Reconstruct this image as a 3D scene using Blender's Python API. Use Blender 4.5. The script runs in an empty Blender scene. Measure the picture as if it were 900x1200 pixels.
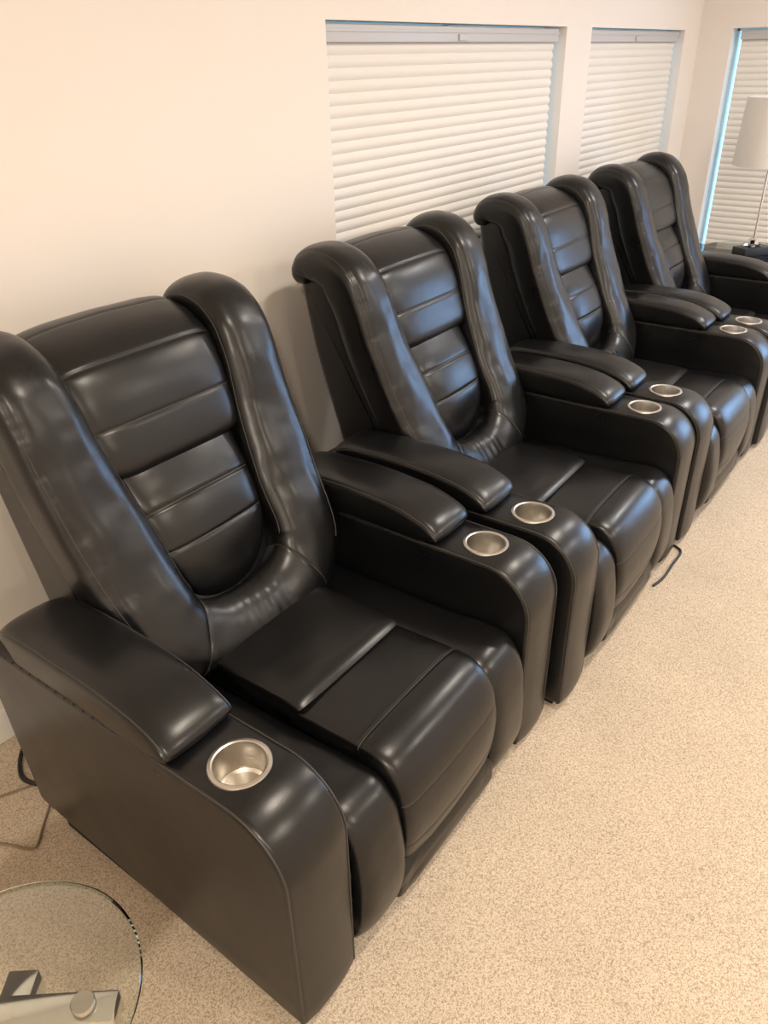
import bpy, bmesh, math, random
from mathutils import Vector, Matrix, noise
random.seed(4)
scene = bpy.context.scene
COL = scene.collection
PI = math.pi

# ------------------------------------------------------------------ camera
cam_d = bpy.data.cameras.new('camera')
cam = bpy.data.objects.new('camera', cam_d)
COL.objects.link(cam)
cam_d.sensor_fit = 'VERTICAL'
cam_d.sensor_height = 36.0
cam_d.lens = 906.37 / 1200 * 36.0
cam_d.clip_start = 0.02
CR = Vector((0.59897, -0.80049, -0.021188))
CU = Vector((0.416367, 0.288729, 0.862133))
CF = Vector((0.684012, 0.525215, -0.506238))
M = Matrix((CR, CU, -CF)).transposed().to_4x4()
M.translation = Vector((-1.02852, -0.62382, 1.63661))
cam.matrix_world = M
scene.camera = cam

# ------------------------------------------------------------------ world, lights, exposure
scene.view_settings.view_transform = 'Standard'
scene.view_settings.look = 'None'
scene.view_settings.exposure = -0.01
scene.view_settings.gamma = 1.0
scene.view_settings.use_curve_mapping = False
world = bpy.data.worlds.new('daylight')
scene.world = world
world.use_nodes = True
wb = world.node_tree.nodes['Background']
wb.inputs[0].default_value = (0.30, 0.68, 1.0, 1)
wb.inputs[1].default_value = 3.2


def area(name, loc, size, power, color, rot=(0, 0, 0), size_y=None, spread=PI):
    l = bpy.data.lights.new(name, 'AREA')
    l.energy = power
    l.color = color
    l.spread = spread
    if size_y is None:
        l.shape = 'DISK'
        l.size = size
    else:
        l.shape = 'RECTANGLE'
        l.size = size
        l.size_y = size_y
    o = bpy.data.objects.new(name, l)
    o.location = loc
    o.rotation_euler = rot
    COL.objects.link(o)
    return o


WARM = (1.0, 0.885, 0.735)
CEIL = 2.44
for lx, ly, pw in ((-2.1, -1.5, 54), (0.25, -0.55, 17), (2.0, -0.5, 20), (3.7, -0.6, 22), (-1.6, -2.9, 22), (0.25, -2.5, 25), (2.0, -2.5, 25), (3.7, -2.5, 25)):
    area('ceiling_downlight', (lx, ly, CEIL - 0.015), 0.16, pw, WARM if lx < 1 else (1.0, 0.91, 0.79) if lx < 3 else (1.0, 0.98, 0.97))
# area lamp added for daylight from an unseen window further along the end wall
area('daylight', (4.66, -1.55, 1.15), 1.2, 28, (0.42, 0.58, 1.0), (0, PI / 2, 0), 1.2)

# ------------------------------------------------------------------ materials


def new_mat(name):
    m = bpy.data.materials.new(name)
    m.use_nodes = True
    nt = m.node_tree
    return m, nt, nt.nodes['Principled BSDF'], nt.nodes['Material Output']


def nd(nt, kind, **kw):
    n = nt.nodes.new(kind)
    for k, v in kw.items():
        if k in n.inputs:
            n.inputs[k].default_value = v
        else:
            setattr(n, k, v)
    return n


def simple(name, col, rough=0.5, metal=0.0, spec=0.5):
    m, nt, b, o = new_mat(name)
    b.inputs['Base Color'].default_value = (*col, 1)
    b.inputs['Roughness'].default_value = rough
    b.inputs['Metallic'].default_value = metal
    b.inputs['Specular IOR Level'].default_value = spec
    return m


def mat_leather():
    m, nt, b, o = new_mat('black_leather')
    tc = nd(nt, 'ShaderNodeTexCoord')
    b.inputs['Base Color'].default_value = (0.0045, 0.0048, 0.0055, 1)
    b.inputs['Specular IOR Level'].default_value = 0.5
    n1 = nd(nt, 'ShaderNodeTexNoise', Scale=9.0, Detail=3.0, Roughness=0.55)
    nt.links.new(tc.outputs['Object'], n1.inputs['Vector'])
    r = nd(nt, 'ShaderNodeMapRange')
    r.inputs['To Min'].default_value = 0.24
    r.inputs['To Max'].default_value = 0.36
    nt.links.new(n1.outputs[0], r.inputs['Value'])
    nt.links.new(r.outputs[0], b.inputs['Roughness'])
    v = nd(nt, 'ShaderNodeTexVoronoi', Scale=420.0)
    nt.links.new(tc.outputs['Object'], v.inputs['Vector'])
    n2 = nd(nt, 'ShaderNodeTexNoise', Scale=26.0, Detail=4.0)
    nt.links.new(tc.outputs['Object'], n2.inputs['Vector'])
    b1 = nd(nt, 'ShaderNodeBump', Strength=0.05, Distance=0.001)
    nt.links.new(v.outputs['Distance'], b1.inputs['Height'])
    b2 = nd(nt, 'ShaderNodeBump', Strength=0.10, Distance=0.004)
    nt.links.new(n2.outputs[0], b2.inputs['Height'])
    nt.links.new(b1.outputs[0], b2.inputs['Normal'])
    nt.links.new(b2.outputs[0], b.inputs['Normal'])
    return m


def mat_carpet():
    m, nt, b, o = new_mat('speckled_carpet')
    tc = nd(nt, 'ShaderNodeTexCoord')
    n1 = nd(nt, 'ShaderNodeTexNoise', Scale=170.0, Detail=5.0, Roughness=0.8)
    n2 = nd(nt, 'ShaderNodeTexNoise', Scale=3.2, Detail=2.0)
    n3 = nd(nt, 'ShaderNodeTexNoise', Scale=95.0, Detail=2.0)
    for n in (n1, n2, n3):
        nt.links.new(tc.outputs['Object'], n.inputs['Vector'])
    cr = nd(nt, 'ShaderNodeValToRGB')
    e = cr.color_ramp.elements
    e[0].position = 0.34
    e[0].color = (0.40, 0.305, 0.22, 1)
    e[1].position = 0.60
    e[1].color = (0.76, 0.645, 0.50, 1)
    k = cr.color_ramp.elements.new(0.46)
    k.color = (0.61, 0.50, 0.38, 1)
    vo = nd(nt, 'ShaderNodeTexVoronoi', Scale=430.0)
    nt.links.new(tc.outputs['Object'], vo.inputs['Vector'])
    sp = nd(nt, 'ShaderNodeSeparateColor')
    nt.links.new(vo.outputs['Color'], sp.inputs[0])
    mg = nd(nt, 'ShaderNodeMix')
    mg.inputs[0].default_value = 0.34
    nt.links.new(n1.outputs[0], mg.inputs[2])
    nt.links.new(sp.outputs[0], mg.inputs[3])
    nt.links.new(mg.outputs[0], cr.inputs[0])
    mx = nd(nt, 'ShaderNodeMixRGB', blend_type='MULTIPLY')
    mx.inputs[0].default_value = 0.22
    nt.links.new(cr.outputs[0], mx.inputs[1])
    nt.links.new(n2.outputs[0], mx.inputs[2])
    nt.links.new(mx.outputs[0], b.inputs['Base Color'])
    b.inputs['Roughness'].default_value = 0.95
    b.inputs['Specular IOR Level'].default_value = 0.1
    ad = nd(nt, 'ShaderNodeMath', operation='ADD')
    nt.links.new(n1.outputs[0], ad.inputs[0])
    nt.links.new(n3.outputs[0], ad.inputs[1])
    bp = nd(nt, 'ShaderNodeBump', Strength=0.25, Distance=0.004)
    nt.links.new(ad.outputs[0], bp.inputs['Height'])
    nt.links.new(bp.outputs[0], b.inputs['Normal'])
    return m


def mat_wall(name, col):
    m, nt, b, o = new_mat(name)
    tc = nd(nt, 'ShaderNodeTexCoord')
    n = nd(nt, 'ShaderNodeTexNoise', Scale=160.0, Detail=2.0)
    nt.links.new(tc.outputs['Object'], n.inputs['Vector'])
    bp = nd(nt, 'ShaderNodeBump', Strength=0.06, Distance=0.002)
    nt.links.new(n.outputs[0], bp.inputs['Height'])
    nt.links.new(bp.outputs[0], b.inputs['Normal'])
    b.inputs['Base Color'].default_value = (*col, 1)
    b.inputs['Roughness'].default_value = 0.7
    b.inputs['Specular IOR Level'].default_value = 0.25
    return m


def mat_blind():
    m, nt, b, o = new_mat('pleated_fabric')
    b.inputs['Base Color'].default_value = (0.93, 0.89, 0.84, 1)
    b.inputs['Roughness'].default_value = 0.85
    b.inputs['Specular IOR Level'].default_value = 0.1
    tr = nd(nt, 'ShaderNodeBsdfTranslucent', Color=(0.85, 0.74, 0.6, 1))
    mx = nd(nt, 'ShaderNodeMixShader')
    mx.inputs[0].default_value = 0.12
    nt.links.new(b.outputs[0], mx.inputs[1])
    nt.links.new(tr.outputs[0], mx.inputs[2])
    nt.links.new(mx.outputs[0], o.inputs[0])
    return m


def mat_glass(name, col, thin=True):
    m, nt, b, o = new_mat(name)
    g = nd(nt, 'ShaderNodeBsdfGlass', Roughness=0.0, IOR=1.48)
    g.inputs['Color'].default_value = (*col, 1)
    t = nd(nt, 'ShaderNodeBsdfTransparent')
    t.inputs['Color'].default_value = (*col, 1)
    lw = nd(nt, 'ShaderNodeFresnel', IOR=1.48)
    gl = nd(nt, 'ShaderNodeBsdfGlossy', Roughness=0.01)
    mx = nd(nt, 'ShaderNodeMixShader')
    nt.links.new(lw.outputs[0], mx.inputs[0])
    nt.links.new(t.outputs[0], mx.inputs[1])
    nt.links.new(gl.outputs[0], mx.inputs[2])
    nt.links.new((mx if thin else g).outputs[0], o.inputs[0])
    return m


def mat_steel():
    m, nt, b, o = new_mat('brushed_steel')
    tc = nd(nt, 'ShaderNodeTexCoord')
    mp = nd(nt, 'ShaderNodeMapping')
    mp.inputs['Scale'].default_value = (1, 1, 60)
    n = nd(nt, 'ShaderNodeTexNoise', Scale=14.0, Detail=4.0)
    nt.links.new(tc.outputs['Object'], mp.inputs[0])
    nt.links.new(mp.outputs[0], n.inputs['Vector'])
    r = nd(nt, 'ShaderNodeMapRange')
    r.inputs['To Min'].default_value = 0.22
    r.inputs['To Max'].default_value = 0.40
    nt.links.new(n.outputs[0], r.inputs['Value'])
    nt.links.new(r.outputs[0], b.inputs['Roughness'])
    b.inputs['Base Color'].default_value = (0.66, 0.63, 0.58, 1)
    b.inputs['Metallic'].default_value = 1.0
    b.inputs['Anisotropic'].default_value = 0.5
    return m


LEATHER = mat_leather()
THREAD = simple('seam_thread', (0.042, 0.038, 0.034), 0.5)
GAP = simple('black_lining', (0.010, 0.010, 0.010), 0.8)
STEEL = mat_steel()
CHROME = simple('chrome', (0.83, 0.82, 0.80), 0.08, 1.0)
CARPET = mat_carpet()
WALL = mat_wall('wall_paint', (0.87, 0.81, 0.75))
CEILM = mat_wall('ceiling_paint', (0.88, 0.84, 0.78))
TRIM = simple('white_trim', (0.88, 0.86, 0.82), 0.4)
BLIND = mat_blind()
RAIL = simple('blind_rail', (0.56, 0.56, 0.57), 0.4)
PANE = mat_glass('window_glass', (0.97, 0.99, 1.0))
GLASS = mat_glass('table_glass', (0.968, 0.988, 0.975))
GEDGE = mat_glass('glass_edge', (0.80, 0.94, 0.88))
RUBBER = simple('black_rubber', (0.012, 0.012, 0.012), 0.5)
CORDB = simple('brown_cord', (0.23, 0.17, 0.12), 0.6)
BLACKM = simple('black_metal', (0.015, 0.016, 0.02), 0.35)
SHADE = simple('shade_fabric', (0.80, 0.77, 0.72), 0.9)

# ------------------------------------------------------------------ mesh helpers


def finish(name, verts, faces, mat, parent=None, loc=(0, 0, 0), sharp=50, mats=None, fmat=None):
    me = bpy.data.meshes.new(name)
    me.from_pydata([tuple(v) for v in verts], [], faces)
    bm = bmesh.new()
    bm.from_mesh(me)
    bmesh.ops.recalc_face_normals(bm, faces=bm.faces)
    bm.to_mesh(me)
    bm.free()
    for p in me.polygons:
        p.use_smooth = True
    me.set_sharp_from_angle(angle=math.radians(sharp))
    for mm in (mats or [mat]):
        me.materials.append(mm)
    if fmat:
        for p, k in zip(me.polygons, fmat):
            p.material_index = k
    o = bpy.data.objects.new(name, me)
    o.location = loc
    COL.objects.link(o)
    if parent:
        o.parent = parent
    return o


class MB:
    """collects simple shapes for one mesh"""

    def __init__(s):
        s.v = []
        s.f = []

    def add(s, v, f):
        k = len(s.v)
        s.v += [Vector(p) for p in v]
        s.f += [[i + k for i in q] for q in f]
        return s

    def box(s, a, b, bev=0.0):
        bm = bmesh.new()
        bmesh.ops.create_cube(bm, size=1)
        for v in bm.verts:
            v.co = Vector([(a[i] + b[i]) / 2 + v.co[i] * (b[i] - a[i]) for i in range(3)])
        if bev:
            bmesh.ops.bevel(bm, geom=bm.edges[:], offset=bev, segments=2, profile=0.6, affect='EDGES')
        bm.verts.index_update()
        s.add([v.co.copy() for v in bm.verts], [[v.index for v in f.verts] for f in bm.faces])
        bm.free()
        return s

    def obox(s, c, ux, half, bev=0.0):
        """box rotated about z, ux = unit direction of its first axis"""
        t = MB().box([-h for h in half], half, bev)
        uy = Vector((-ux[1], ux[0], 0))
        u = Vector((ux[0], ux[1], 0))
        s.add([Vector(c) + u * p.x + uy * p.y + Vector((0, 0, p.z)) for p in t.v], t.f)
        return s

    def tube(s, pts, r, n=8, closed=False):
        pts = [Vector(p) for p in pts]
        m = len(pts)
        V = []
        prev = None
        for i, p in enumerate(pts):
            if closed:
                t = (pts[(i + 1) % m] - pts[i - 1]).normalized()
            else:
                t = (pts[min(i + 1, m - 1)] - pts[max(i - 1, 0)]).normalized()
            if prev is None:
                a = t.orthogonal().normalized()
            else:
                a = (prev - t * prev.dot(t)).normalized()
            prev = a
            b = t.cross(a)
            for k in range(n):
                th = 2 * PI * k / n
                V.append(p + (a * math.cos(th) + b * math.sin(th)) * r)
        F = []
        for i in range(m if closed else m - 1):
            for k in range(n):
                j = (i + 1) % m
                F.append([i * n + k, i * n + (k + 1) % n, j * n + (k + 1) % n, j * n + k])
        if not closed:
            F.append(list(range(n)))
            F.append(list(range((m - 1) * n, m * n)))
        return s.add(V, F)

    def lathe(s, prof, c=(0, 0, 0), n=48, closed=True):
        V = []
        F = []
        m = len(prof)
        for r, z in prof:
            for k in range(n):
                th = 2 * PI * k / n
                V.append(Vector(c) + Vector((r * math.cos(th), r * math.sin(th), z)))
        for i in range(m if closed else m - 1):
            j = (i + 1) % m
            for k in range(n):
                F.append([i * n + k, i * n + (k + 1) % n, j * n + (k + 1) % n, j * n + k])
        return s.add(V, F)

    def build(s, name, mat, parent=None, loc=(0, 0, 0), sharp=40):
        return finish(name, s.v, s.f, mat, parent, loc, sharp)


def thing(name, label, cat, loc=(0, 0, 0), rz=0, group=None):
    o = bpy.data.objects.new(name, None)
    o.empty_display_size = 0.1
    COL.objects.link(o)
    o.location = loc
    o.rotation_euler = (0, 0, rz)
    return tag(o, label, cat, group)


def tag(o, label, cat, group=None):
    o['label'] = label
    o['category'] = cat
    if group:
        o['group'] = group
    return o


def struct(o):
    o['kind'] = 'structure'
    return o


def catmull(keys, n):
    """resample rows of numbers (first two or three = position) evenly by arc length of a Catmull-Rom curve"""
    K = [list(map(float, k)) for k in keys]
    K = [[2 * a - b for a, b in zip(K[0], K[1])]] + K + [[2 * a - b for a, b in zip(K[-1], K[-2])]]
    P = []
    for i in range(1, len(K) - 2):
        for j in range(24):
            t = j / 24
            row = []
            for a, b, c, d in zip(K[i - 1], K[i], K[i + 1], K[i + 2]):
                row.append(0.5 * (2 * b + (c - a) * t + (2 * a - 5 * b + 4 * c - d) * t * t + (3 * b - a - 3 * c + d) * t ** 3))
            P.append(row)
    P.append(K[-2])
    return P


def resample(P, n, dim):
    L = [0]
    for a, b in zip(P, P[1:]):
        L.append(L[-1] + math.dist(a[:dim], b[:dim]))
    out = []
    j = 0
    for i in range(n):
        s = L[-1] * i / (n - 1)
        while j < len(L) - 2 and L[j + 1] < s:
            j += 1
        t = (s - L[j]) / max(1e-9, L[j + 1] - L[j])
        out.append([a + (b - a) * t for a, b in zip(P[j], P[j + 1])])
    return out, L[-1]


def spow(c, e):
    return math.copysign(abs(c) ** e, c)


def near(P, pos, dim):
    """index of the sample of P nearest to a position"""
    return min(range(len(P)), key=lambda i: math.dist(P[i][:dim], pos))


def seam(parent, pts, r):
    return MB().tube(pts, r, 6).build('seam', THREAD, parent)


class Puff:
    """A stuffed leather piece: rounded cross-sections swept along a path that is its front ridge.
    keys rows: x, y, z, half_width, front_depth, back_depth.  side='x' sweeps in the yz plane with x as the width direction."""

    def __init__(s, keys, n_len=60, n_ring=44, ef=2.6, eb=4.0, end0=0.03, end1=0.03, creases=(), noise_amp=0.0015,
                 noise_freq=9.0, seed=0.0, hint=None, pucker=None, crown=0.0, mirror=1, ripple=None):
        C = catmull(keys, 0)
        S, Ltot = resample(C, n_len, 3)
        s.S = S
        s.rings = []
        ds = Ltot / (n_len - 1)
        cr = [(near(S, c[0], 3), c[1], c[2]) for c in creases]
        s.cr = [c[0] for c in cr]
        for i, row in enumerate(S):
            p = Vector(row[:3])
            w, hf, hb = row[3:6]
            t = (Vector(S[min(i + 1, n_len - 1)][:3]) - Vector(S[max(i - 1, 0)][:3])).normalized()
            if hint is None:
                a = Vector((1, 0, 0))
                b = Vector((0, t.z, -t.y)).normalized()
            else:
                if hint == 'phi':
                    ph = math.radians(row[6])
                    b = Vector((0, -math.cos(ph), math.sin(ph)))
                else:
                    b = Vector(hint)
                b = (b - t * b.dot(t)).normalized()
                a = t.cross(b)
            d0 = i * ds
            d1 = (n_len - 1 - i) * ds
            k = 1.0
            if end0 and d0 < end0:
                k *= math.sqrt(max(0.0, 1 - (1 - d0 / end0) ** 2)) * 0.97 + 0.03
            if end1 and d1 < end1:
                k *= math.sqrt(max(0.0, 1 - (1 - d1 / end1) ** 2)) * 0.97 + 0.03
            kw = 1 - (1 - k) * min(1.0, max(end0, end1) * 1.0 / max(w, 1e-6)) if k < 1 else 1.0
            dip = sum(dep * math.exp(-abs((i - ci) * ds / sg) ** 1.3) for ci, dep, sg in cr)
            ring = []
            for q in range(n_ring):
                th = 2 * PI * q / n_ring
                c, sn = math.cos(th), math.sin(th)
                e = ef if sn >= 0 else eb
                X = w * kw * spow(c, 2 / e)
                h = (hf if sn >= 0 else hb) * k
                N = h * spow(sn, 2 / e) - hf
                fr = max(0.0, sn) ** 0.4
                N -= dip * fr
                X *= 1 - 0.35 * dip / max(w, 0.02)
                N += crown * (1 - (X / w) ** 2) * fr
                pt = p + a * X + b * N
                nn = a * X * 1.2 + b * (0.6 if sn > -0.2 else 0.0)
                g = noise.noise(pt * noise_freq + Vector((seed, seed * 2, 0))) * noise_amp
                g += noise.noise(pt * noise_freq * 2.7 + Vector((seed * 3, 1, 0))) * noise_amp * 0.45
                if ripple:
                    fr_ = abs(i / n_len - 0.5)
                    if ripple[1] < fr_ < ripple[2]:
                        k_ = 1 - ((2 * fr_ - ripple[1] - ripple[2]) / (ripple[2] - ripple[1])) ** 2
                        g += ripple[0] * k_ * noise.noise(Vector((X * 30, i * ds * 5.5, seed + (3 if i < n_len / 2 else 0))))
                if pucker:
                    for pk in pucker:
                        th0, amp, per, sig = pk[:4]
                        if len(pk) > 4:
                            fr_ = i / n_len
                            amp *= max(0.0, 1 - ((2 * fr_ - pk[4] - pk[5]) / (pk[5] - pk[4])) ** 2) if pk[4] < fr_ < pk[5] else 0.0
                        dth = abs((th - th0 + PI) % (2 * PI) - PI)
                        mod = 0.4 + 0.6 * abs(noise.noise(Vector((i * ds * 7, th0, seed))))
                        g += amp * mod * math.sin(2 * PI * i * ds / per + 2 * noise.noise(Vector((i * ds * 15, seed, 0)))) * math.exp(-(dth / sig) ** 2)
                        g -= (0.0028 if len(pk) < 5 else 0.0) * math.exp(-(dth / 0.07) ** 2)
                if sn > -0.35:
                    pt = pt + nn.normalized() * g
                if mirror < 0:
                    pt.x = -pt.x
                ring.append(pt)
            s.rings.append(ring)
        s.n_ring = n_ring

    def mesh(s, i0=0, i1=None):
        rings = s.rings[i0:i1]
        V = [p for r in rings for p in r]
        n = s.n_ring
        F = []
        for i in range(len(rings) - 1):
            for q in range(n):
                F.append([i * n + q, i * n + (q + 1) % n, (i + 1) * n + (q + 1) % n, (i + 1) * n + q])
        F.append(list(range(n)))
        F.append([(len(rings) - 1) * n + q for q in range(n)])
        return V, F

    def build(s, name, parent, mat=None):
        V, F = s.mesh()
        return finish(name, V, F, mat or LEATHER, parent, sharp=75)

    def across(s, i, lift=0.0006):
        """points over the front of section i"""
        n = s.n_ring
        c = Vector(s.S[i][:3])
        mid = sum(s.rings[i], Vector()) / n
        pts = []
        for q in range(1, n // 2):
            p = s.rings[i][q]
            pts.append(p + (p - mid).normalized() * lift)
        return pts

    def along(s, th, i0=0, i1=None, lift=0.0005):
        q = round(th / (2 * PI) * s.n_ring) % s.n_ring
        pts = []
        for r in s.rings[i0:i1]:
            mid = sum(r, Vector()) / s.n_ring
            pts.append(r[q] + (r[q] - mid).normalized() * lift)
        return pts


# ------------------------------------------------------------------ room
YW = 1.20      # wall behind the seats
XE = 4.70      # end wall
X0, Y0 = -3.2, -4.2
T = 0.16


def room():
    fl = MB().box((X0 - T, Y0 - T, -0.1), (XE + T, YW + T, 0)).build('floor', CARPET)
    struct(fl)
    struct(MB().box((X0 - T, Y0 - T, CEIL), (XE + T, YW + T, CEIL + 0.1)).build('ceiling', CEILM))
    # wall behind with two openings
    w = MB()
    xs = [X0 - T, 1.112, 2.81, 3.085, 4.43, XE + T]
    zb, zt = 0.45, 1.742
    w.box((xs[0], YW, 0), (xs[1], YW + T, CEIL))
    w.box((xs[2], YW, 0), (xs[3], YW + T, CEIL))
    w.box((xs[4], YW, 0), (xs[5], YW + T, CEIL))
    for a, b in ((1, 2), (3, 4)):
        w.box((xs[a], YW, 0), (xs[b], YW + T, zb))
        w.box((xs[a], YW, zt), (xs[b], YW + T, CEIL))
    struct(w.build('wall_back', WALL))
    e = MB()
    ya, yb = -0.45, 1.0
    yc, yd = -2.25, -0.85
    e.box((XE, yb, 0), (XE + T, YW, CEIL))
    e.box((XE, yd, 0), (XE + T, ya, CEIL))
    e.box((XE, Y0, 0), (XE + T, yc, CEIL))
    e.box((XE, ya, 0), (XE + T, yb, zb))
    e.box((XE, ya, zt + 0.005), (XE + T, yb, CEIL))
    e.box((XE, yc, 0), (XE + T, yd, 0.4))
    e.box((XE, yc, 1.9), (XE + T, yd, CEIL))
    struct(e.build('wall_right', WALL))
    struct(MB().box((X0 - T, Y0 - T, 0), (X0, YW, CEIL)).build('wall_left', WALL))
    struct(MB().box((X0, Y0 - T, 0), (XE + T, Y0, CEIL)).build('wall_front', WALL))
    # baseboards
    struct(MB().box((X0, YW - 0.014, 0), (XE, YW, 0.10), 0.003).build('baseboard_back', TRIM))
    struct(MB().box((XE - 0.014, Y0, 0), (XE, YW - 0.014, 0.10), 0.003).build('baseboard_right', TRIM))
    # windows: vinyl frame and pane at the outside of each opening
    for k, (a, b) in enumerate(((xs[1], xs[2]), (xs[3], xs[4]))):
        f = MB()
        f.box((a, YW + 0.11, zb), (a + 0.012, YW + 0.15, zt))
        f.box((b - 0.012, YW + 0.11, zb), (b, YW + 0.15, zt))
        f.box((a, YW + 0.11, zb), (b, YW + 0.15, zb + 0.012))
        f.box((a, YW + 0.11, zt - 0.012), (b, YW + 0.15, zt))
        f.box(((a + b) / 2 - 0.02, YW + 0.11, zb), ((a + b) / 2 + 0.02, YW + 0.15, zt))
        fo = struct(f.build('window_%d' % (k + 1), TRIM))
        MB().box((a + 0.01, YW + 0.125, zb + 0.01), (b - 0.01, YW + 0.131, zt - 0.01)).build('window_pane', PANE, fo)
    for k, (a, b, z0, z1) in enumerate(((ya, yb, zb, zt + 0.005), (yc, yd, 0.4, 1.9))):
        f = MB()
        f.box((XE + 0.11, a, z0), (XE + 0.15, a + 0.012, z1))
        f.box((XE + 0.11, b - 0.012, z0), (XE + 0.15, b, z1))
        f.box((XE + 0.11, a, z0), (XE + 0.15, b, z0 + 0.012))
        f.box((XE + 0.11, a, z1 - 0.012), (XE + 0.15, b, z1))
        fo = struct(f.build('window_%d' % (k + 3), TRIM))
        MB().box((XE + 0.125, a + 0.01, z0 + 0.01), (XE + 0.131, b - 0.01, z1 - 0.01)).build('window_pane', PANE, fo)


room()


def blind(label, width, top, bottom, loc, rz):
    """cellular shade; local x across from 0 to width, front faces -y"""
    t = thing('window_blind', label, 'window blind', loc, rz, 'cream pleated blinds in the windows')
    hr = MB().box((0, -0.028, top - 0.052), (width, 0.028, top), 0.004)
    hr.box((0.0, -0.032, top - 0.022), (width, -0.026, top - 0.016))
    h = hr.build('headrail', RAIL, t)
    MB().box((width * 0.5 - 0.03, -0.036, top - 0.048), (width * 0.5 + 0.03, -0.027, top - 0.026), 0.003).build('bracket_clip', RAIL, h)
    n = int(round((top - 0.052 - bottom - 0.02) / 0.0365))
    z1, z0 = top - 0.052, bottom + 0.02
    prof = []
    for i in range(n):
        a = z1 - (z1 - z0) * i / n
        hgt = (z1 - z0) / n
        for f_, d in ((0.0, 0.0), (0.10, -0.0035), (0.3, -0.007), (0.5, -0.0088), (0.7, -0.007), (0.9, -0.0035)):
            prof.append((d, a - hgt * f_))
    prof.append((0, z0))
    V = []
    F = []
    m = len(prof)
    for x in (0.004, width - 0.004):
        V += [Vector((x, d, z)) for d, z in prof]
        V += [Vector((x, 0.004 - d, z)) for d, z in prof]
    for i in range(m - 1):
        F.append([i, i + 1, 2 * m + i + 1, 2 * m + i])
        F.append([m + i, 2 * m + m + i, 2 * m + m + i + 1, m + i + 1])
        for o in (0, 2 * m):
            F.append([o + i, o + m + i, o + m + i + 1, o + i + 1])
    finish('pleated_fabric', V, F, BLIND, t, sharp=30)
    MB().box((0.002, -0.016, bottom), (width - 0.002, 0.018, bottom + 0.022), 0.004).build('bottom_rail', RAIL, t)
    return t


YB = YW + 0.055
blind('cream pleated blind in the wide window behind the second and third recliners', 1.668, 1.735, 0.455, (1.118, YB, 0), 0)
blind('cream pleated blind in the narrower window behind the farthest recliner', 1.318, 1.735, 0.455, (3.091, YB, 0), 0)
# end wall blind: faces -x, so local x runs along -y
blind('cream pleated blind in the end wall behind the table lamp', 1.36, 1.738, 0.455, (XE + 0.055, 0.955, 0), -PI / 2)

# ------------------------------------------------------------------ recliner
AXC = 0.433    # centre of an arm
AW = 0.081     # half width of an arm


def rounded_poly(pts, n=9):
    out = []
    m = len(pts)
    for i in range(m):
        p = Vector(pts[i][:2])
        r = pts[i][2]
        a = (Vector(pts[i - 1][:2]) - p).normalized()
        b = (Vector(pts[(i + 1) % m][:2]) - p).normalized()
        ang = a.angle(b)
        d = r / math.tan(ang / 2)
        c = p + (a + b).normalized() * (r / math.sin(ang / 2))
        s0 = p + a * d - c
        s1 = p + b * d - c
        tot = s0.angle(s1)
        sg = 1 if s0.x * s1.y - s0.y * s1.x > 0 else -1
        k = max(2, n if r > 0.03 else 4)
        for j in range(k + 1):
            th = sg * tot * j / k
            out.append(c + Vector((s0.x * math.cos(th) - s0.y * math.sin(th), s0.x * math.sin(th) + s0.y * math.cos(th))))
    return out


def densify(poly, step):
    out = []
    m = len(poly)
    for i in range(m):
        a, b = poly[i], poly[(i + 1) % m]
        k = max(1, int((b - a).length / step))
        for j in range(k):
            out.append(a + (b - a) * (j / k))
    return out


def slab(poly, xa, xb, bev, bulge=0.0, seed=0.0):
    """extrude a closed yz outline between xa and xb with rounded rims; returns verts, faces, rim outlines"""
    P = densify(poly, 0.03)
    m = len(P)
    area2 = sum(P[i].x * P[(i + 1) % m].y - P[(i + 1) % m].x * P[i].y for i in range(m))
    N = []
    for i in range(m):
        t = (P[(i + 1) % m] - P[i - 1]).normalized()
        nrm = Vector((t.y, -t.x))
        N.append(nrm if area2 > 0 else -nrm)
    st = []
    k = 4
    for j in range(k + 1):
        th = PI / 2 * j / k
        st.append((xa + bev * (1 - math.sin(th)), bev * (1 - math.cos(PI / 2 - th)) if False else bev * (1 - math.cos(th))))
    st = [(xa + bev * (1 - math.cos(PI / 2 * j / k)), bev * (1 - math.sin(PI / 2 * j / k))) for j in range(k + 1)]
    mids = [(xa + (xb - xa) * f, -bulge * (1 - (2 * f - 1) ** 2)) for f in (0.25, 0.42, 0.58, 0.75)]
    en = [(xa + xb - x, ins) for x, ins in reversed(st)]
    rows = st + mids + en
    V = []
    F = []
    for x, ins in rows:
        for p, nn in zip(P, N):
            q = p - nn * ins
            g = noise.noise(Vector((x, q.x, q.y)) * 7 + Vector((seed, 0, 0))) * 0.0012
            V.append(Vector((x, q.x + nn.x * g, q.y + nn.y * g)))
    R = len(rows)
    for r in range(R - 1):
        for i in range(m):
            F.append([r * m + i, r * m + (i + 1) % m, (r + 1) * m + (i + 1) % m, (r + 1) * m + i])
    F.append(list(range(m)))
    F.append(list(range((R - 1) * m, R * m)))
    rimA = [Vector((xa + bev * 0.25, *(p - nn * bev * 0.25))) for p, nn in zip(P, N)]
    rimB = [Vector((xb - bev * 0.25, *(p - nn * bev * 0.25))) for p, nn in zip(P, N)]
    return V, F, rimA, rimB


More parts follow.
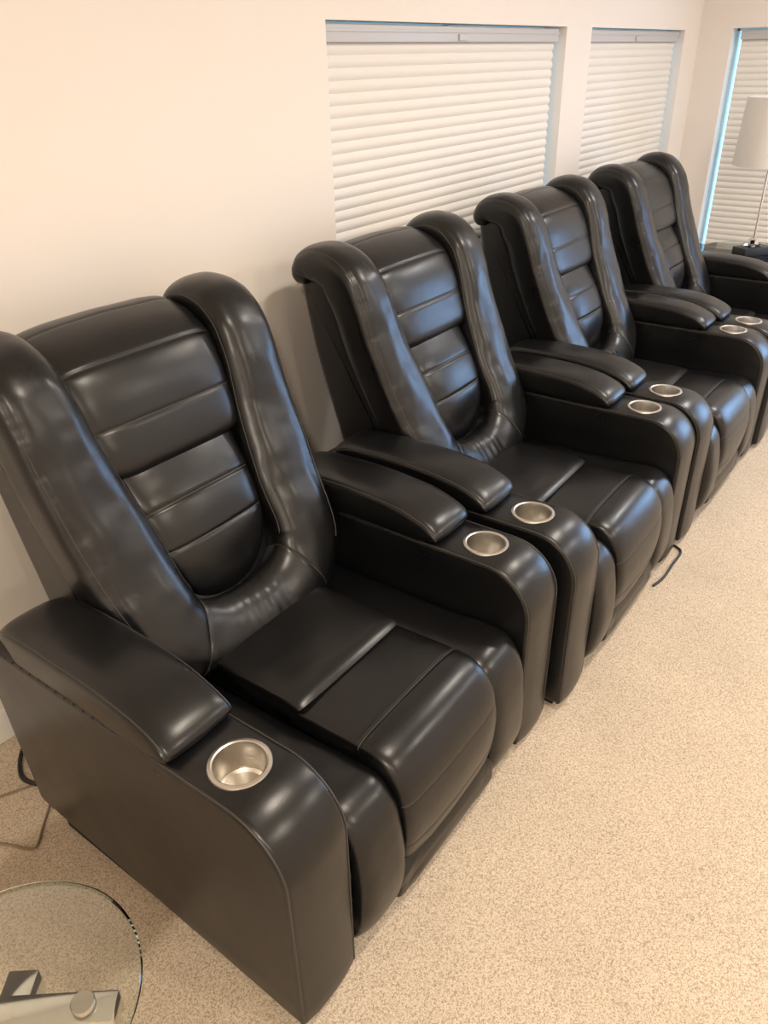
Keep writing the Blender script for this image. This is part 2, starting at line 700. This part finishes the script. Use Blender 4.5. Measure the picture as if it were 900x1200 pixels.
def make_arm(parent, sgn):
    poly = rounded_poly([(0.0, 0.022, 0.012), (-0.004, 0.569, 0.13), (0.915, 0.569, 0.06), (0.862, 0.072, 0.02)], 12)
    V, F, ra, rb = slab(poly, -AW, AW, 0.013, 0.006, 3.0 * sgn)
    o = finish('arm', V, F, LEATHER, None, sharp=60)
    # well for the cup holder
    c = MB().lathe([(0.0495, 0.485), (0.0495, 0.70)], (0, 0.17, 0), 40, closed=False)
    c.f.append(list(range(40)))
    c.f.append(list(range(40, 80)))
    cut = c.build('cut', LEATHER)
    for q in (o, cut):
        bm = bmesh.new()
        bm.from_mesh(q.data)
        bmesh.ops.remove_doubles(bm, verts=bm.verts[:], dist=1e-5)
        bmesh.ops.recalc_face_normals(bm, faces=bm.faces[:])
        bm.to_mesh(q.data)
        bm.free()
    md = o.modifiers.new('b', 'BOOLEAN')
    md.operation = 'DIFFERENCE'
    md.solver = 'MANIFOLD'
    md.object = cut
    bpy.context.view_layer.update()
    dg = bpy.context.evaluated_depsgraph_get()
    dg.update()
    me = bpy.data.meshes.new_from_object(o.evaluated_get(dg))
    o.modifiers.clear()
    o.data = me
    me.name = 'arm'
    me.set_sharp_from_angle(angle=math.radians(60))
    bpy.data.objects.remove(cut, do_unlink=True)
    o.location = (sgn * AXC, 0, 0)
    o.parent = parent
    # piping along the top and front edges
    for rim in (ra, rb):
        pts = [p for p in rim if not (p.z < 0.05 and 0.02 < p.y)]
        # order the open line from the front foot over the top
        pts.sort(key=lambda p: (p.z if p.y < 0.13 and p.z < 0.5 else 1 + p.y) if p.y < 0.8 else 5 - p.z + p.y)
        pts = [p for p in pts if p.y < 0.84]
        seam(o, pts, 0.0021)
    # steel cup holder
    prof = [(0.0, 0.506), (0.040, 0.506), (0.0455, 0.511), (0.0475, 0.571), (0.0485, 0.5752), (0.0515, 0.5768),
            (0.057, 0.5755), (0.0590, 0.572), (0.0585, 0.5692), (0.0482, 0.5692), (0.0460, 0.502), (0.0, 0.502)]
    cp = MB().lathe([(max(r, 0.0004), z) for r, z in prof], (0, 0.17, 0), 56)
    cp.build('cup_holder', STEEL, o)
    # padded lid
    keys = [(0, 0.815, 0.60, 0.070, 0.022, 0.016), (0, 0.79, 0.632, 0.078, 0.036, 0.03), (0, 0.74, 0.650, 0.0815, 0.042, 0.052),
            (0, 0.62, 0.658, 0.0830, 0.042, 0.06), (0, 0.48, 0.656, 0.0832, 0.042, 0.058), (0, 0.38, 0.645, 0.0832, 0.042, 0.050),
            (0, 0.31, 0.624, 0.0830, 0.038, 0.034), (0, 0.272, 0.600, 0.084, 0.028, 0.014), (0, 0.262, 0.575, 0.082, 0.014, 0.01)]
    lid = Puff(keys, 64, 56, ef=5.5, eb=5.0, end0=0.012, end1=0.010, noise_amp=0.0016, seed=5 + sgn, crown=0.006,
               pucker=[(0.62, 0.0005, 0.02, 0.25), (PI - 0.62, 0.0005, 0.02, 0.25)])
    lo = lid.build('arm_lid', o)
    seam(o, lid.along(0.62, 3, -3, 0.0002), 0.0018)
    seam(o, lid.along(PI - 0.62, 3, -3, 0.0002), 0.0018)
    return o


def make_recliner(label, loc, rz):
    t = thing('recliner', label, 'recliner', loc, rz, 'black leather theater recliners in a row')
    for sgn in (-1, 1):
        make_arm(t, sgn)
    # plinth and inner frame
    b = MB()
    for sgn in (-1, 1):
        b.box((sgn * AXC - 0.062, 0.03, 0.0), (sgn * AXC + 0.062, 0.80, 0.045))
    b.box((-0.34, 0.08, 0.03), (0.34, 0.80, 0.33))
    b.build('base', GAP, t)
    # seat
    L = LEATHER
    seat = Puff([(0, 0.68, 0.452, 0.18, 0.03, 0.03), (0, 0.5, 0.456, 0.188, 0.03, 0.04), (0, 0.34, 0.458, 0.188, 0.03, 0.04),
                 (0, 0.285, 0.456, 0.188, 0.028, 0.035), (0, 0.262, 0.447, 0.186, 0.02, 0.02), (0, 0.257, 0.436, 0.184, 0.012, 0.012)],
                44, 44, ef=7, eb=6, end0=0.02, end1=0.006, noise_amp=0.003, noise_freq=6, seed=11, crown=0.006)
    so = seat.build('seat_cushion', t)
    fk = [(0, 0.30, 0.436, 0.186, 0.03, 0.03), (0, 0.20, 0.440, 0.188, 0.03, 0.04), (0, 0.107, 0.443, 0.188, 0.03, 0.05),
          (0, 0.06, 0.440, 0.188, 0.035, 0.05), (0, 0.022, 0.420, 0.188, 0.04, 0.045), (0, -0.008, 0.378, 0.188, 0.04, 0.04),
          (0, -0.019, 0.335, 0.188, 0.035, 0.03), (0, -0.026, 0.275, 0.187, 0.035, 0.03), (0, -0.021, 0.205, 0.183, 0.035, 0.03),
          (0, -0.008, 0.150, 0.177, 0.03, 0.03), (0, 0.015, 0.118, 0.17, 0.025, 0.02), (0, 0.05, 0.108, 0.165, 0.02, 0.02)]
    ft = Puff(fk, 170, 48, ef=6, eb=5, end0=0.01, end1=0.012,
              creases=[((0, 0.107, 0.443), 0.003, 0.004), ((0, -0.019, 0.335), 0.0015, 0.0035), ((0, -0.021, 0.205), 0.002, 0.0035)],
              noise_amp=0.0022, noise_freq=7, seed=2, crown=0.006)
    fo = ft.build('footrest', t)
    for i in ft.cr:
        seam(fo, ft.across(i, 0.0002), 0.0013)
    for sgn in (-1, 1):
        gk = [(0.268, 0.70, 0.40, 0.083, 0.03, 0.03), (0.268, 0.45, 0.402, 0.084, 0.03, 0.04), (0.268, 0.22, 0.404, 0.084, 0.032, 0.04),
              (0.269, 0.10, 0.413, 0.0845, 0.036, 0.04), (0.269, 0.045, 0.405, 0.085, 0.04, 0.04), (0.2675, 0.008, 0.372, 0.082, 0.04, 0.04),
              (0.2665, -0.014, 0.315, 0.080, 0.036, 0.03), (0.2665, -0.023, 0.22, 0.080, 0.036, 0.03), (0.268, -0.020, 0.13, 0.082, 0.034, 0.03),
              (0.266, -0.004, 0.068, 0.080, 0.03, 0.03), (0.262, 0.03, 0.036, 0.076, 0.02, 0.02), (0.26, 0.07, 0.03, 0.07, 0.02, 0.02)]
        if sgn < 0:
            gk = [(g[0] - (0.009 if 0.06 < g[2] < 0.41 and g[1] < 0.05 else 0.0), g[1], g[2], g[3] - (0.008 if 0.06 < g[2] < 0.41 and g[1] < 0.05 else 0.0)) + g[4:] for g in gk]
            Puff([(-0.346, 0.045, 0.43, 0.010, 0.02, 0.02), (-0.345, 0.022, 0.38, 0.012, 0.02, 0.02), (-0.344, 0.014, 0.30, 0.013, 0.02, 0.02),
                  (-0.345, 0.016, 0.20, 0.012, 0.02, 0.02), (-0.346, 0.03, 0.09, 0.010, 0.02, 0.02)], 60, 20, ef=2.2, eb=2.2, end0=0.02, end1=0.02,
                 noise_amp=0.010, noise_freq=32, seed=83).build('gathered_fold', t)
        Puff(gk, 96, 36, ef=3.4, eb=4, end0=0.01, end1=0.01, noise_amp=0.0028, noise_freq=8, seed=20 + sgn, mirror=sgn).build('seat_side', t)
    Puff([(0, 0.02, 0.155, 0.19, 0.02, 0.02), (0, -0.006, 0.13, 0.198, 0.02, 0.02), (0, -0.012, 0.09, 0.200, 0.02, 0.02), (0, -0.006, 0.045, 0.200, 0.02, 0.02),
          (0, 0.025, 0.022, 0.198, 0.015, 0.015)], 40, 60, ef=8, eb=5, end0=0.01, end1=0.01, noise_amp=0.004, noise_freq=22, seed=31).build('kick_panel', t)
    # back shell
    bp = rounded_poly([(0.56, 0.34, 0.02), (0.93, 1.10, 0.03), (1.035, 1.07, 0.03), (0.995, 0.86, 0.3), (0.84, 0.36, 0.03)], 8)
    V, F, ra, rb = slab(bp, -0.343, 0.343, 0.028, 0.004, 9)
    finish('back_shell', V, F, L, t, sharp=60)
    # headrest
    hd = Puff([(0, 1.085, 1.02, 0.195, 0.02, 0.02), (0, 1.075, 1.085, 0.20, 0.03, 0.03), (0, 1.04, 1.125, 0.205, 0.04, 0.03),
               (0, 0.985, 1.140, 0.209, 0.045, 0.04), (0, 0.91, 1.122, 0.216, 0.045, 0.04), (0, 0.842, 1.078, 0.215, 0.045, 0.04),
               (0, 0.803, 1.018, 0.210, 0.045, 0.04), (0, 0.779, 0.956, 0.206, 0.045, 0.04), (0, 0.760, 0.905, 0.200, 0.045, 0.04),
               (0, 0.751, 0.870, 0.195, 0.045, 0.03), (0, 0.755, 0.847, 0.187, 0.035, 0.02), (0, 0.775, 0.835, 0.183, 0.025, 0.015), (0, 0.80, 0.835, 0.178, 0.02, 0.015)],
              190, 56, ef=6, eb=5, end0=0.02, end1=0.015,
              creases=[((0, 0.965, 1.139), 0.002, 0.0035), ((0, 0.842, 1.078), 0.0035, 0.0045), ((0, 0.779, 0.956), 0.0035, 0.0045)],
              noise_amp=0.0028, noise_freq=7, seed=41, crown=0.008)
    ho = hd.build('headrest', t)
    for i in hd.cr:
        seam(ho, hd.across(i, 0.0003), 0.0013)
    lm = Puff([(0, 0.80, 0.875, 0.165, 0.02, 0.02), (0, 0.775, 0.860, 0.170, 0.03, 0.02), (0, 0.745, 0.822, 0.172, 0.035, 0.03),
               (0, 0.705, 0.765, 0.168, 0.04, 0.03), (0, 0.680, 0.720, 0.163, 0.04, 0.03), (0, 0.662, 0.675, 0.158, 0.04, 0.03),
               (0, 0.645, 0.620, 0.145, 0.04, 0.03), (0, 0.640, 0.560, 0.122, 0.035, 0.03), (0, 0.650, 0.505, 0.085, 0.03, 0.03), (0, 0.665, 0.485, 0.05, 0.02, 0.02)],
              150, 52, ef=5, eb=5, end0=0.015, end1=0.02,
              creases=[((0, 0.705, 0.765), 0.004, 0.0045), ((0, 0.662, 0.675), 0.004, 0.0045)],
              noise_amp=0.0028, noise_freq=8, seed=51, crown=0.012)
    lo = lm.build('lumbar_cushion', t)
    for i in lm.cr:
        seam(lo, lm.across(i, 0.0003), 0.0013)
    # padded U: the two wings run down, turn inwards and meet in the bolster under the lumbar cushion
    def wk(y, z, xi, xo, phi, hf=0.05, hb=0.085):
        return ((xi + xo) / 2, y, z, (xo - xi) / 2, hf, hb, phi)
    half = [wk(1.06, 1.055, 0.220, 0.366, 185, 0.04, 0.04), wk(1.054, 1.112, 0.218, 0.370, 150, 0.045, 0.045), wk(1.012, 1.158, 0.216, 0.373, 108, 0.05, 0.05),
            wk(0.94, 1.174, 0.214, 0.376, 84, 0.05, 0.06), wk(0.865, 1.156, 0.213, 0.378, 60, 0.05, 0.07), wk(0.805, 1.105, 0.211, 0.378, 38),
            wk(0.765, 1.03, 0.206, 0.376, 25), wk(0.735, 0.94, 0.196, 0.374, 21), wk(0.700, 0.855, 0.180, 0.371, 21), wk(0.640, 0.725, 0.158, 0.362, 23),
            (0.250, 0.588, 0.630, 0.098, 0.052, 0.075, 25), (0.232, 0.558, 0.572, 0.098, 0.054, 0.07, 28), (0.190, 0.540, 0.528, 0.094, 0.056, 0.06, 32),
            (0.130, 0.532, 0.503, 0.086, 0.056, 0.06, 35), (0.065, 0.529, 0.492, 0.080, 0.056, 0.06, 36)]
    keys = half + [(0, 0.528, 0.489, 0.078, 0.056, 0.06, 36)] + [(-h[0],) + h[1:] for h in reversed(half)]
    U = Puff(keys, 380, 52, ef=2.5, eb=5, end0=0.03, end1=0.03, noise_amp=0.0034, noise_freq=8.5, seed=71, hint='phi', ripple=(0.0036, 0.07, 0.36),
             creases=[((0.17, 0.537, 0.517), 0.002, 0.004), ((-0.17, 0.537, 0.517), 0.002, 0.004)],
             pucker=[(PI - 0.72, 0.0006, 0.021, 0.24), (PI / 2, 0.0016, 0.031, 0.8, 0.46, 0.54)])
    i0, i1 = U.cr
    for lo_, hi_, nm in ((0, i0 + 1, 'wing'), (i0, i1 + 1, 'back_bolster'), (i1, len(U.rings), 'wing')):
        V, F = U.mesh(lo_, hi_)
        po = finish(nm, V, F, LEATHER, t, sharp=75)
        if nm == 'wing':
            a_, b_ = (4, i0 - 12) if lo_ == 0 else (i1 + 12, len(U.rings) - 4)
            seam(po, U.along(PI - 0.72, a_, b_, 0.0002), 0.0016)
            seam(po, U.along(0.3, a_, b_, 0.0002), 0.0014)
        else:
            seam(po, U.across(i0, 0.0002), 0.0014)
            seam(po, U.across(i1, 0.0002), 0.0014)
    return t


def kids(o):
    return [c for c in bpy.data.objects if c.parent == o]


def dup(root, loc, rz, label):
    r = root.copy()
    COL.objects.link(r)
    r.location = loc
    r.rotation_euler = (0, 0, rz)
    r['label'] = label
    for ch in kids(root):
        c = ch.copy()
        COL.objects.link(c)
        c.parent = r
        for g in kids(ch):
            d = g.copy()
            COL.objects.link(d)
            d.parent = c
    return r


first = make_recliner('nearest black leather recliner, beside the low round glass table', (0.0, 0.0, 0), 0.0112)
dup(first, (1.0722, -0.0114, 0), 0.0222, 'second black leather recliner from the front, its back before the bare wall and window edge')
dup(first, (2.1247, -0.0056, 0), 0.0063, 'third black leather recliner from the front, its whole back before the wide window blind')
dup(first, (3.163, -0.0198, 0), 0.0058, 'farthest black leather recliner, next to the table with the lamp')

# ------------------------------------------------------------------ small round glass table (front left)


def glass_table(label, c, r, top, ang, stand, group):
    t = thing('glass_side_table', label, 'side table', (c[0], c[1], 0), ang, group)
    th = 0.010
    prof = [(0.0004, top - th), (r - 0.003, top - th), (r, top - th + 0.003), (r, top - 0.003), (r - 0.003, top), (0.0004, top)]
    m = MB().lathe(prof, (0, 0, 0), 180)
    n = 180
    fm = []
    for i in range(len(prof)):
        fm += [1 if i in (1, 2, 3) else 0] * n
    finish('glass_top', m.v, m.f, GLASS, t, sharp=40, mats=[GLASS, GEDGE], fmat=fm)
    zt = top - th - 0.014
    f = MB()
    hw = 0.022
    f.box((-r * 0.80, -hw, zt - 0.04), (r * 0.80, hw, zt), 0.002)
    f.box((-hw, -0.06, zt - 0.06), (hw, 0.06, zt - 0.004), 0.002)
    f.build('top_frame', CHROME, t)
    f = MB()
    f.box((-r * 0.80, -hw, 0.0), (r * 0.80, hw, 0.03), 0.002)
    f.box((-hw, -r * 0.80, 0.0), (hw, r * 0.80, 0.029), 0.002)
    f.build('foot', CHROME, t)
    MB().box((-hw, -hw, 0.02), (hw, hw, zt - 0.03), 0.002).build('column', CHROME, t)
    for sx, sy in stand:
        MB().lathe([(0.0004, zt - 0.001), (0.017, zt - 0.001), (0.017, top - th - 0.0015), (0.016, top - th - 0.0003), (0.0004, top - th - 0.0003)], (sx * r, sy * r, 0), 40).build('standoff', STEEL, t)
    return t


tbl = glass_table('low round clear glass table with chrome frame beside the nearest recliner', (-0.8915, 0.179), 0.189, 0.5,
                  math.atan2(-0.77, 0.63), ((0.57, 0), (-0.57, 0)), 'glass tables')
glass_table('round glass table under the lamp in the far corner by the end wall', (4.18, 0.52), 0.30, 0.575, 0.4,
            ((0.57, 0), (-0.57, 0)), 'glass tables')

# ------------------------------------------------------------------ table lamp
lp = thing('table_lamp', 'table lamp with white drum shade and slim pole on the far glass table', 'lamp', (4.11, 0.50, 0.575), -0.6)
MB().box((-0.045, -0.03, 0.0455), (0.045, 0.03, 0.062), 0.003).build('crystal_collar', PANE, lp)
MB().box((-0.095, -0.055, 0.0), (0.095, 0.055, 0.045), 0.004).build('lamp_base', BLACKM, lp)
MB().lathe([(0.0004, 0.062), (0.03, 0.062), (0.03, 0.085), (0.022, 0.092), (0.0004, 0.092)], (0, 0, 0), 32).build('pole_collar', CHROME, lp)
MB().tube([(0, 0, 0.08), (0, 0, 0.3), (0, 0, 0.78)], 0.0065, 16).build('pole', CHROME, lp)
MB().lathe([(0.0004, 0.475), (0.02, 0.475), (0.02, 0.52), (0.0004, 0.52)], (0, 0, 0), 24).build('socket', BLACKM, lp)
sh = MB().lathe([(0.200, 0.490), (0.182, 0.835), (0.179, 0.835), (0.197, 0.490)], (0, 0, 0), 64)
so = sh.build('lamp_shade', SHADE, lp)
sp = MB()
for k in range(3):
    a = k * 2 * PI / 3
    sp.tube([(0, 0, 0.78), (0.18 * math.cos(a), 0.18 * math.sin(a), 0.815)], 0.002, 6)
sp.build('shade_spider', CHROME, so)

# ------------------------------------------------------------------ cords on the carpet


def cord(name, label, pts, r, mat):
    C = resample(catmull(pts, 0), 60, 3)[0]
    return tag(MB().tube([Vector(c[:3]) for c in C], r, 8).build(name, mat), label, 'cord')


cord('power_cord', 'thick black power cord looping out behind the nearest recliner', [(-0.38, 0.90, 0.03), (-0.445, 0.93, 0.012), (-0.478, 0.965, 0.008), (-0.492, 1.02, 0.008),
     (-0.462, 1.08, 0.012), (-0.41, 1.125, 0.012), (-0.33, 1.14, 0.012)], 0.006, RUBBER)
cord('thin_cord', 'thin brown cord bent into a corner left of the nearest recliner', [(-0.47, 0.93, 0.005), (-0.49, 0.895, 0.004), (-0.543, 0.845, 0.004), (-0.585, 0.805, 0.004), (-0.603, 0.815, 0.004), (-0.635, 0.881, 0.004), (-0.70, 0.98, 0.004)], 0.003, CORDB)
cord('thin_cord', 'thin brown cord leading from the black loop towards the left edge', [(-0.455, 0.955, 0.004), (-0.50, 0.985, 0.004), (-0.56, 1.015, 0.004), (-0.66, 1.05, 0.004)], 0.0025, CORDB)
cord('power_cord', 'black cord on the carpet at the foot of the second recliner', [(1.606, 0.03, 0.006), (1.602, -0.005, 0.005), (1.572, -0.032, 0.005), (1.475, -0.034, 0.005), (1.374, -0.036, 0.005), (1.306, -0.024, 0.005)], 0.0045, RUBBER)
